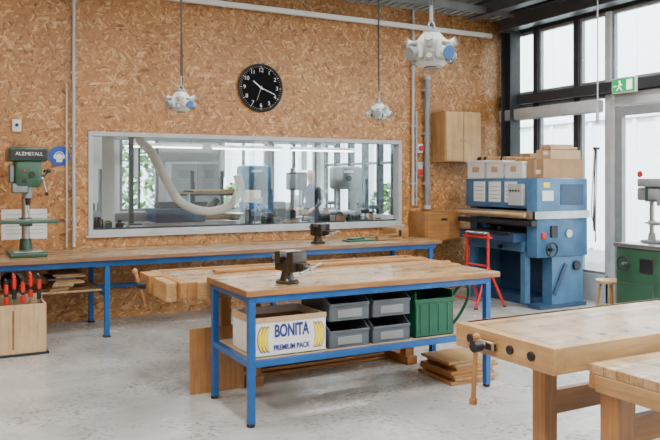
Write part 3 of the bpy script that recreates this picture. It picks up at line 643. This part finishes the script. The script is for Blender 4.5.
for i in range(4): b.b2(x0+0.04+i*0.08,x0+0.05+i*0.08,y0-0.006,y0,z0+0.03,z1-0.09,M_GREEN2)
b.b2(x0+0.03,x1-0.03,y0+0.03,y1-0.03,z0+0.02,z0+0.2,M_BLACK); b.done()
b=B('garden_hose',bev=0); b.tube([(3.40,4.5,0.43),(3.42,4.45,0.60),(3.48,4.42,0.72),(3.55,4.40,0.76),(3.57,4.40,0.66),(3.50,4.42,0.52),(3.43,4.45,0.43)],0.012,M_GREEN2); b.done()

# ------------------------------------------------------------------ wooden bench behind
def carpenter_bench(name,x0,x1,y0,y1,zt,legx):
    b=B(name)
    b.b2(x0,x1,y0,y1-0.16,zt-0.06,zt,W_TOPX); b.b2(x0,x1,y1-0.16,y1-0.03,zt-0.06,zt-0.035,W_TOPX); b.b2(x0,x1,y1-0.03,y1,zt-0.10,zt,W_ORX)
    b.b2(x0,x1,y0-0.03,y0,zt-0.11,zt,W_ORX); b.b2(x0-0.05,x0,y0-0.03,y1,zt-0.11,zt-0.001,W_ORY); b.b2(x1,x1+0.05,y0-0.03,y1,zt-0.11,zt-0.001,W_ORY)
    for x in legx:
        for y in (y0+0.02,y1-0.14): b.b2(x,x+0.09,y,y+0.08,0.07,zt-0.10,W_ORZ)
        b.b2(x-0.005,x+0.095,y0-0.02,y1-0.02,0,0.07,W_ORY); b.b2(x,x+0.09,y0+0.02,y1-0.06,zt-0.10,zt-0.06,W_ORY)
    b.b2(legx[0]+0.09,legx[1],y0+0.03,y0+0.07,0.22,0.34,W_ORX); b.b2(legx[0]+0.09,legx[1],y1-0.12,y1-0.08,0.22,0.34,W_ORX)
    return b
b=carpenter_bench('carpenter_bench',1.55,3.95,5.06,5.86,0.82,(2.05,3.45))
b.b2(1.62,2.25,4.985,5.02,0.70,0.82,W_LTX); b.b2(1.42,1.495,5.1,5.45,0.68,0.815,W_LTY); b.cyl((1.36,5.62,0.74),(1.50,5.62,0.74),0.02,M_STEEL)
b.b2(1.40,1.50,5.50,5.80,0.69,0.82,W_ORY)
b.cyl((1.32,5.62,0.85),(1.41,5.62,0.58),0.014,W_ORZ); b.sph((1.32,5.62,0.85),0.022,W_ORZ); b.sph((1.41,5.62,0.58),0.022,W_ORZ); b.cyl((1.34,5.62,0.74),(1.40,5.62,0.74),0.03,M_BLACK)
b.done()
b=B('wooden_plank'); b.b2(1.75,3.9,5.04,5.10,0.822,0.85,W_ORX); b.done()
b=B('wooden_plank'); b.b2(1.9,3.9,5.42,5.50,0.822,0.845,W_ORX); b.done()
b=B('plywood_sheets')
for i in range(6): b.box((1.80+0.018*i,5.10+0.035*i,0.235),(0.42-0.03*i,0.014,0.47-0.025*i),[W_ORZ,W_PLY,W_LTZ][i%3],rot=(-0.06,0,0.04*i))
b.done()
b=B('board_stack')
for i in range(7):
    b.box((3.62+random.uniform(-.05,.05),4.60,0.012+0.024*i),(0.40,0.48-0.02*i,0.022),random.choice([W_ORX,W_ORY,W_LTY]),rot=(0,0,random.uniform(-.08,.08)))
b.done()
b=B('long_boards')
for i in range(3): b.b2(2.2,3.4,5.3+0.02*i,5.6,0.0+0.03*i,0.025+0.03*i,W_ORX)
b.done()

# ------------------------------------------------------------------ near right benches
x0,x1,y0,y1,zt=2.265,4.3,2.20,2.81,0.86
b=B('joiners_bench',bev=0.005)
b.b2(x0,x1,y0,y1,zt-0.07,zt,W_TOPX); b.b2(x0-0.0,x1,y0-0.025,y0,zt-0.11,zt,W_LTX); b.b2(x0-0.06,x0,y0-0.025,y1+0.0,zt-0.11,zt-0.0005,W_LTY); b.b2(x0,x1,y1-0.03,y1+0.005,zt-0.11,zt,W_LTX)
for x in (x0+0.40,x1-0.3):
    for y in (y0+0.02,y1-0.12): b.b2(x,x+0.085,y,y+0.085,0.07,zt-0.07,W_ORZ)
    b.b2(x-0.005,x+0.09,y0,y1-0.02,0,0.07,W_ORY); b.b2(x,x+0.085,y0+0.105,y1-0.12,zt-0.2,zt-0.11,W_ORY)
b.b2(x0+0.485,x1-0.3,y0+0.03,y0+0.07,0.36,0.48,W_ORX); b.b2(x0+0.485,x1-0.3,y1-0.1,y1-0.06,0.36,0.48,W_ORX)
xv=x0-0.06
for y in (2.30,2.43,2.70): b.cyl((xv-0.010,y,zt-0.055),(xv,y,zt-0.055),0.020,M_BLACK,n=20)
b.box((xv-0.018,2.57,zt-0.06),(0.03,0.12,0.045),M_BLACK,bev=0.008)
b.cyl((xv,2.57,zt-0.06),(xv-0.085,2.57,zt-0.06),0.016,M_STEEL); b.cyl((xv-0.05,2.57,zt-0.06),(xv-0.095,2.57,zt-0.06),0.026,M_BLACK)
b.cyl((xv-0.075,2.57,zt-0.02),(xv-0.075,2.59,zt-0.30),0.011,W_ORZ); b.cyl((xv-0.075,2.59,zt-0.30),(xv-0.075,2.592,zt-0.325),0.018,W_ORZ); b.sph((xv-0.075,2.57,zt-0.015),0.016,W_ORZ)
for x in (2.45,2.6,2.75,2.9,3.05): b.b2(x,x+0.025,2.27,2.30,zt-0.001,zt+0.001,M_BLACK)
b.done()
x0,x1,y0,y1,zt=2.345,4.1,1.35,2.12,0.80
b=B('assembly_table',bev=0.004)
b.b2(x0,x1,y0,y1,zt-0.04,zt,W_TOPX); b.b2(x0+0.0,x1,y1-0.03,y1+0.002,zt-0.10,zt-0.04,W_ORX); b.b2(x0+0.0,x0+0.03,y0,y1-0.03,zt-0.11,zt-0.04,W_LTY); b.b2(x0+0.03,x1,y0,y0+0.03,zt-0.11,zt-0.04,W_LTX)
for x in (x0+0.03,x1-0.12):
    for y in (y0+0.03,y1-0.12): b.b2(x,x+0.09,y,y+0.09,0,zt-0.04,W_ORZ)
b.b2(x0+0.05,x0+0.09,y0+0.12,y1-0.12,0.3,0.4,W_ORY)
b.done()

# ------------------------------------------------------------------ wide belt sander
b=B('wide_belt_sander',bev=0.006)
b.b2(6.28,7.05,6.60,7.80,1.20,1.57,M_MBLUE,bev=0.015)
b.b2(6.24,7.08,6.42,6.60,0.62,1.57,M_MBLUE,bev=0.015)
b.b2(6.50,7.02,6.44,6.60,0.03,0.62,M_MBLUE); b.b2(6.28,7.06,6.42,6.62,0,0.05,M_MBLUE_D)
b.b2(6.36,7.05,7.66,7.80,0.0,1.20,M_MBLUE); 
b.b2(6.40,7.02,6.62,7.64,0.0,0.10,M_MBLUE_D); b.b2(6.75,7.02,6.62,7.64,0.10,0.72,M_MBLUE_D)
b.b2(6.24,6.32,6.62,6.70,0.05,0.75,M_MBLUE); b.b2(6.24,6.32,7.58,7.66,0.0,0.75,M_MBLUE)
b.b2(6.05,7.10,6.62,7.64,0.80,0.90,M_MBLUE_D); b.b2(6.02,7.12,6.66,7.60,0.90,0.915,M_BLACK); b.b2(6.2,6.3,6.62,7.66,0.68,0.80,M_MBLUE)
b.b2(6.6,7.0,6.6,7.66,0.92,1.2,M_BLACK)
b.cyl((6.12,6.50,1.13),(6.12,7.78,1.13),0.028,W_LTY,n=20); b.b2(6.17,6.26,6.38,7.82,1.085,1.175,M_STEEL); b.b2(6.17,7.08,6.385,6.42,1.085,1.175,M_STEEL)
b.b2(6.15,6.24,6.42,7.8,1.00,1.06,M_BLACK)
for i in range(3): b.b2(6.272,6.279,7.62-0.30*i-0.22,7.62-0.30*i,1.27,1.53,M_PAPER)
for i in range(3):
    for j in range(4): b.b2(6.270,6.272,7.60-0.30*i-0.18,7.60-0.30*i,1.31+0.05*j,1.317+0.05*j,M_MGREY)
b.b2(6.22,6.28,6.66,6.9,1.24,1.5,M_LGREY); 
for i in range(4): b.cyl((6.215,6.70+0.05*i,1.42),(6.205,6.70+0.05*i,1.42),0.014,[M_RED,M_BLACK,M_GREEN2,M_BLACK][i],n=12)
for (zz,xx) in ((0.72,6.42),):
    b.torus((xx,6.36,zz),0.085,0.011,M_BLACK,rot=(PI/2,0,0)); b.cyl((xx,6.42,zz),(xx,6.34,zz),0.022,M_BLACK)
    for q in range(3): b.cyl((xx,6.36,zz),(xx+0.085*math.cos(q*2.09),6.36,zz+0.085*math.sin(q*2.09)),0.008,M_BLACK,n=8)
b.b2(6.45,6.55,6.395,6.42,0.86,1.0,M_BLACK); b.cyl((6.75,6.42,0.9),(6.75,6.40,0.9),0.05,M_STEEL); b.b2(6.62,7.0,6.412,6.42,1.25,1.5,M_MBLUE_D)
b.b2(6.30,6.36,6.39,6.42,0.85,0.92,M_RED)
b.b2(6.32,6.50,6.414,6.42,1.30,1.42,M_PAPER); b.b2(6.34,6.44,6.414,6.42,1.46,1.52,M_YEL)
for zz in (0.95,0.72): b.cyl((6.23,7.0,zz),(6.16,7.0,zz),0.025,M_BLACK)
b.box((6.62,6.425,0.35),(0.05,0.02,0.4),M_MBLUE_D,rot=(0,0.5,0)); b.cyl((6.9,6.44,0.5),(6.9,6.41,0.5),0.06,M_BLACK)
b.done()
def carton(x0,x1,y0,y1,z0,z1,m=M_CARD,name='cardboard_box'):
    b=B(name,bev=0.003); b.b2(x0,x1,y0,y1,z0,z1,m); b.b2(x0-0.002,x1+0.002,(y0+y1)/2-0.02,(y0+y1)/2+0.02,z0+0.02,z1+0.001,M_CARD2)
    b.b2(x0-0.003,x0,y0+0.05,y0+0.12,z0+0.05,z0+0.1,M_PAPER); b.b2((x0+x1)/2-0.002,(x0+x1)/2+0.002,y0,y1,z1,z1+0.001,M_BLACK); return b.done()
def tub(x0,x1,y0,y1,z0,z1):
    b=B('plastic_tub',bev=0.004); t=0.008
    b.b2(x0,x1,y0,y1,z0,z0+t,M_CREAM)
    b.b2(x0,x1,y0,y0+t,z0,z1,M_CREAM); b.b2(x0,x1,y1-t,y1,z0,z1,M_CREAM); b.b2(x0,x0+t,y0,y1,z0,z1,M_CREAM); b.b2(x1-t,x1,y0,y1,z0,z1,M_CREAM)
    b.b2(x0-0.012,x1+0.012,y0-0.012,y0+t,z1-0.03,z1,M_CREAM); b.b2(x0-0.012,x1+0.012,y1-t,y1+0.012,z1-0.03,z1,M_CREAM); b.b2(x0-0.012,x0+t,y0,y1,z1-0.03,z1,M_CREAM); b.b2(x1-t,x1+0.012,y0,y1,z1-0.03,z1,M_CREAM)
    b.b2(x0-0.004,x0,y0+0.1,y1-0.1,z0+0.08,z0+0.15,M_CARD2)
    for i in range(5): b.box(((x0+x1)/2,y0+0.05+i*(y1-y0-0.1)/4,z1-0.01),(0.25,0.03,0.12),random.choice([W_LTX,M_CARD,M_BLACK]),rot=(0.3,0,0.1*i))
    return b.done()
tub(6.30,6.70,7.44,7.78,1.572,1.81); tub(6.30,6.70,7.08,7.40,1.572,1.80); tub(6.30,6.70,6.74,7.04,1.572,1.78)
carton(6.36,7.02,6.44,6.71,1.572,1.80,M_CARD); carton(6.76,7.02,6.74,7.03,1.572,1.80,M_CARD2)
carton(6.76,7.03,7.08,7.40,1.572,1.90,M_CARD); carton(6.50,7.00,6.46,6.70,1.803,1.92,M_CARD2)
b=B('timber_offcuts')
for i in range(3): b.box((6.74,6.50+0.07*i,1.94),(0.5-0.05*(i%3),0.05,0.03),[W_LTX,W_PLY,W_ORX][i%3],rot=(0,0,random.uniform(-.1,.1)))
for i in range(3): b.box((6.72,6.52+0.06*i,1.972),(0.34,0.05,0.03),[W_PLY,W_LTX][i%2],rot=(0,0,random.uniform(-.25,.25)))
b.done()
b=B('roller_stand',bev=0.003)
x,y=5.86,7.05
for s in (-1,1):
    b.cyl((x-0.22,y+s*0.24,0.015),(x,y+s*0.20,0.50),0.016,M_RED,n=12); b.cyl((x+0.22,y+s*0.24,0.015),(x,y+s*0.20,0.50),0.016,M_RED,n=12)
    b.cyl((x,y+s*0.20,0.45),(x,y+s*0.20,0.86),0.018,M_RED,n=12); b.cyl((x-0.22,y+s*0.24,0.0),(x-0.22,y+s*0.24,0.02),0.024,M_BLACK); b.cyl((x+0.22,y+s*0.24,0.0),(x+0.22,y+s*0.24,0.02),0.024,M_BLACK)
b.cyl((x,y-0.20,0.5),(x,y+0.20,0.5),0.014,M_RED,n=12); b.b2(x-0.03,x+0.03,y-0.24,y+0.24,0.84,0.865,M_RED); b.cyl((x,y-0.19,0.895),(x,y+0.19,0.895),0.026,M_STEEL)
for s in (-1,1): b.b2(x-0.02,x+0.02,y+s*0.21-0.006,y+s*0.21+0.006,0.865,0.91,M_RED)
b.cyl((x-0.18,y-0.235,0.1),(x-0.18,y+0.235,0.1),0.010,M_RED,n=10)
b.done()
M_EXIT=emit('exit_green',(0.0,0.30,0.08),0.7); M_EXW=emit('exit_white',(0.9,1,0.92),1.2)
b=B('exit_sign',bev=0.002)
b.b2(XR-0.14,XR-0.10,5.84,6.18,2.60,2.78,M_WHITE); b.b2(XR-0.146,XR-0.14,5.85,6.17,2.61,2.77,M_EXIT)
xx=XR-0.148
b.b2(xx,XR-0.146,5.88,5.96,2.63,2.75,M_EXW)
b.sph((xx,6.06,2.735),0.014,M_EXW,(0.15,1,1)); b.box((xx,6.06,2.695),(0.002,0.02,0.055),M_EXW,rot=(0.3,0,0)); b.box((xx,6.04,2.645),(0.002,0.012,0.05),M_EXW,rot=(-0.6,0,0)); b.box((xx,6.085,2.65),(0.002,0.012,0.05),M_EXW,rot=(0.8,0,0)); b.box((xx,6.04,2.70),(0.002,0.045,0.01),M_EXW,rot=(0.4,0,0))
b.b2(xx,XR-0.146,6.10,6.155,2.68,2.69,M_EXW)
b.b2(XR-0.10,XR,5.95,6.05,2.66,2.72,M_WHITE); b.done()
b=B('green_machine_cabinet',bev=0.006)
b.b2(6.20,6.85,4.72,5.25,0.04,0.86,M_GREEN,bev=0.02); b.b2(6.18,6.87,4.70,5.27,0.86,0.90,M_STEEL); b.b2(6.19,6.20,4.80,5.18,0.12,0.50,M_GREEN); b.b2(6.24,6.80,4.76,5.2,0,0.04,M_BLACK)
b.b2(6.185,6.2,4.80,4.95,0.62,0.76,M_BLACK); b.torus((6.13,5.1,0.7),0.07,0.01,M_BLACK,rot=(0,PI/2,0)); b.cyl((6.2,5.1,0.7),(6.12,5.1,0.7),0.015,M_STEEL)
b.done()
drill_press((6.52,5.0,0.902),M_MGREY,0.0,None,0.62,M_GREEN)
b=B('wooden_stool'); x,y=6.52,5.58
b.cyl((x,y,0.42),(x,y,0.45),0.17,W_LTX,n=32)
for a in range(4):
    c,s_=math.cos(a*PI/2+.6),math.sin(a*PI/2+.6); b.cyl((x+0.11*c,y+0.11*s_,0.42),(x+0.17*c,y+0.17*s_,0),0.015,W_LTZ,n=10)
for a in range(4):
    c,s_=math.cos(a*PI/2+.6),math.sin(a*PI/2+.6); c2,s2=math.cos((a+1)*PI/2+.6),math.sin((a+1)*PI/2+.6)
    b.cyl((x+0.148*c,y+0.148*s_,0.16),(x+0.148*c2,y+0.148*s2,0.16),0.009,W_LTZ,n=8)
b.done()
b=B('hanging_cable',bev=0); b.tube([(6.95,6.15,HC),(6.95,6.15,3.2),(6.95,6.15,2.35)],0.009,M_LGREY,n=8); b.cyl((6.95,6.15,2.35),(6.95,6.15,2.22),0.022,M_LGREY); b.done()
b=B('cable_bundle',bev=0)
b.cyl((7.28,6.50,1.95),(XR-0.003,6.50,1.95),0.018,M_DARK)
for i in range(3): b.tube([(7.30,6.47+0.02*i,1.95),(7.26,6.45+0.03*i,1.4),(7.26,6.46+0.03*i,0.9+0.12*i),(7.31,6.50+0.02*i,0.8+0.12*i),(7.32,6.53,1.3),(7.31,6.52,1.95)],0.008,[M_MGREY,M_RUBBER,M_HOSE][i],n=8)
b.done()

# ------------------------------------------------------------------ hanging power units
def power_unit(loc,rz,zc=HC):
    b=B('hanging_power_socket',loc=loc,rz=rz,bev=0.002)
    b.cyl((0,0,-0.055),(0,0,0.045),0.078,M_UNIT,n=8); b.cyl((0,0,0.045),(0,0,0.085),0.078,M_UNIT,r2=0.045,n=8); b.cyl((0,0,0.085),(0,0,0.105),0.04,M_UNITG,n=16)
    b.cyl((0,0,-0.055),(0,0,-0.075),0.078,M_UNIT,r2=0.06,n=8); b.cyl((0,0,-0.075),(0,0,-0.085),0.035,M_UNITG,n=16)
    b.torus((0,0,0.122),0.018,0.005,M_STEEL,rot=(PI/2,0,0),n=16)
    for i in range(4):
        a=i*PI/2
        R_=Matrix.Rotation(a,3,'Z'); P=lambda *v:R_@Vector(v)
        b.box(P(0.085,0,0.0),(0.03,0.075,0.085),M_UNIT,rot=(0,0,a),bev=0.006)
        b.cyl(P(0.095,0,-0.012),P(0.125,0,-0.022),0.030,M_UNIT if i%2 else M_UNITG,n=20)
        b.cyl(P(0.125,0,-0.022),P(0.133,0,-0.024),0.033,M_SOCK if i==3 else M_UNITG,n=20)
        b.box(P(0.108,0,0.025),(0.03,0.035,0.012),M_UNITG,rot=(0,0.3,a))
    for i in range(4):
        a=i*PI/2+PI/4; R_=Matrix.Rotation(a,3,'Z'); P=lambda *v:R_@Vector(v)
        b.cyl(P(0.07,0,0.02),P(0.115,0,0.045),0.019,M_UNIT,n=16); b.cyl(P(0.115,0,0.045),P(0.122,0,0.049),0.022,M_UNITG,n=16)
        b.box(P(0.082,0,-0.035),(0.025,0.045,0.04),M_UNITG,rot=(0,0,a)); b.cyl(P(0.09,0,-0.035),P(0.10,0,-0.035),0.013,M_BLACK if i%2 else M_UNIT,n=12)
    L=zc-loc[2]
    b.tube([(0,0,0.12),(0.004,0.002,L*0.3),(-0.003,0,L*0.6),(0,0,L)],0.006,M_BLACK,n=8)
    b.tube([(0.012,0,0.10),(0.020,0.008,L*0.2),(0.010,0.01,L*0.5),(0.012,0,L)],0.005,M_BLACK,n=6)
    b.cyl((0,0,0.14),(0,0,0.22),0.009,M_MGREY,n=10)
    return b.done()
power_unit((1.756,5.87,2.19),0.3); power_unit((4.0,6.37,2.25),0.9); power_unit((2.086,2.85,2.17),0.05)

# ------------------------------------------------------------------ lights
def lamp(x,y,z,w,l,e,col=(1,0.985,0.96),name='fill_lamp'):  # added fill: area light under an invented housing, out of view
    b=B(name,bev=0.002); b.b2(x-w/2-0.03,x+w/2+0.03,y-l/2-0.03,y+l/2+0.03,z+0.02,z+0.07,M_WHITE); ob=b.done()
    ld=bpy.data.lights.new('tube','AREA'); ld.shape='RECTANGLE'; ld.size=w; ld.size_y=l; ld.energy=e; ld.color=col
    lo=bpy.data.objects.new('tube',ld); scene.collection.objects.link(lo); lo.parent=ob; lo.location=(0,0,-0.03)
for x in (-1,1.5,4.0,6.0):
    for y in (-1.0,2.0,5.0): lamp(x,y,3.85,0.3,1.5,85)
for x in (1.5,3.8,6.1): lamp(x,11.3,3.25,1.2,0.3,75,name='far_fill_lamp')  # unseen fill lights added to brighten the neighbour workshop
sl=bpy.data.lights.new('sun','SUN'); sl.energy=12; sl.angle=0.02; so=bpy.data.objects.new('sun',sl); scene.collection.objects.link(so)
so.rotation_euler=Vector((0.62,0.30,-0.72)).to_track_quat('-Z','Y').to_euler(); so.location=(-10,-10,20)
w=bpy.data.worlds.new('world'); scene.world=w; w.use_nodes=True
bg=w.node_tree.nodes['Background']; bg.inputs[0].default_value=(0.86,0.93,1.0,1); bg.inputs[1].default_value=9.5

# ------------------------------------------------------------------ camera
cd=bpy.data.cameras.new('camera'); co=bpy.data.objects.new('camera',cd); scene.collection.objects.link(co)
co.location=(0,0,1.55); co.rotation_euler=(PI/2,0,-math.radians(28.26)); cd.lens=39.6; cd.sensor_width=36; cd.shift_y=-40/660; cd.clip_start=0.05
scene.camera=co
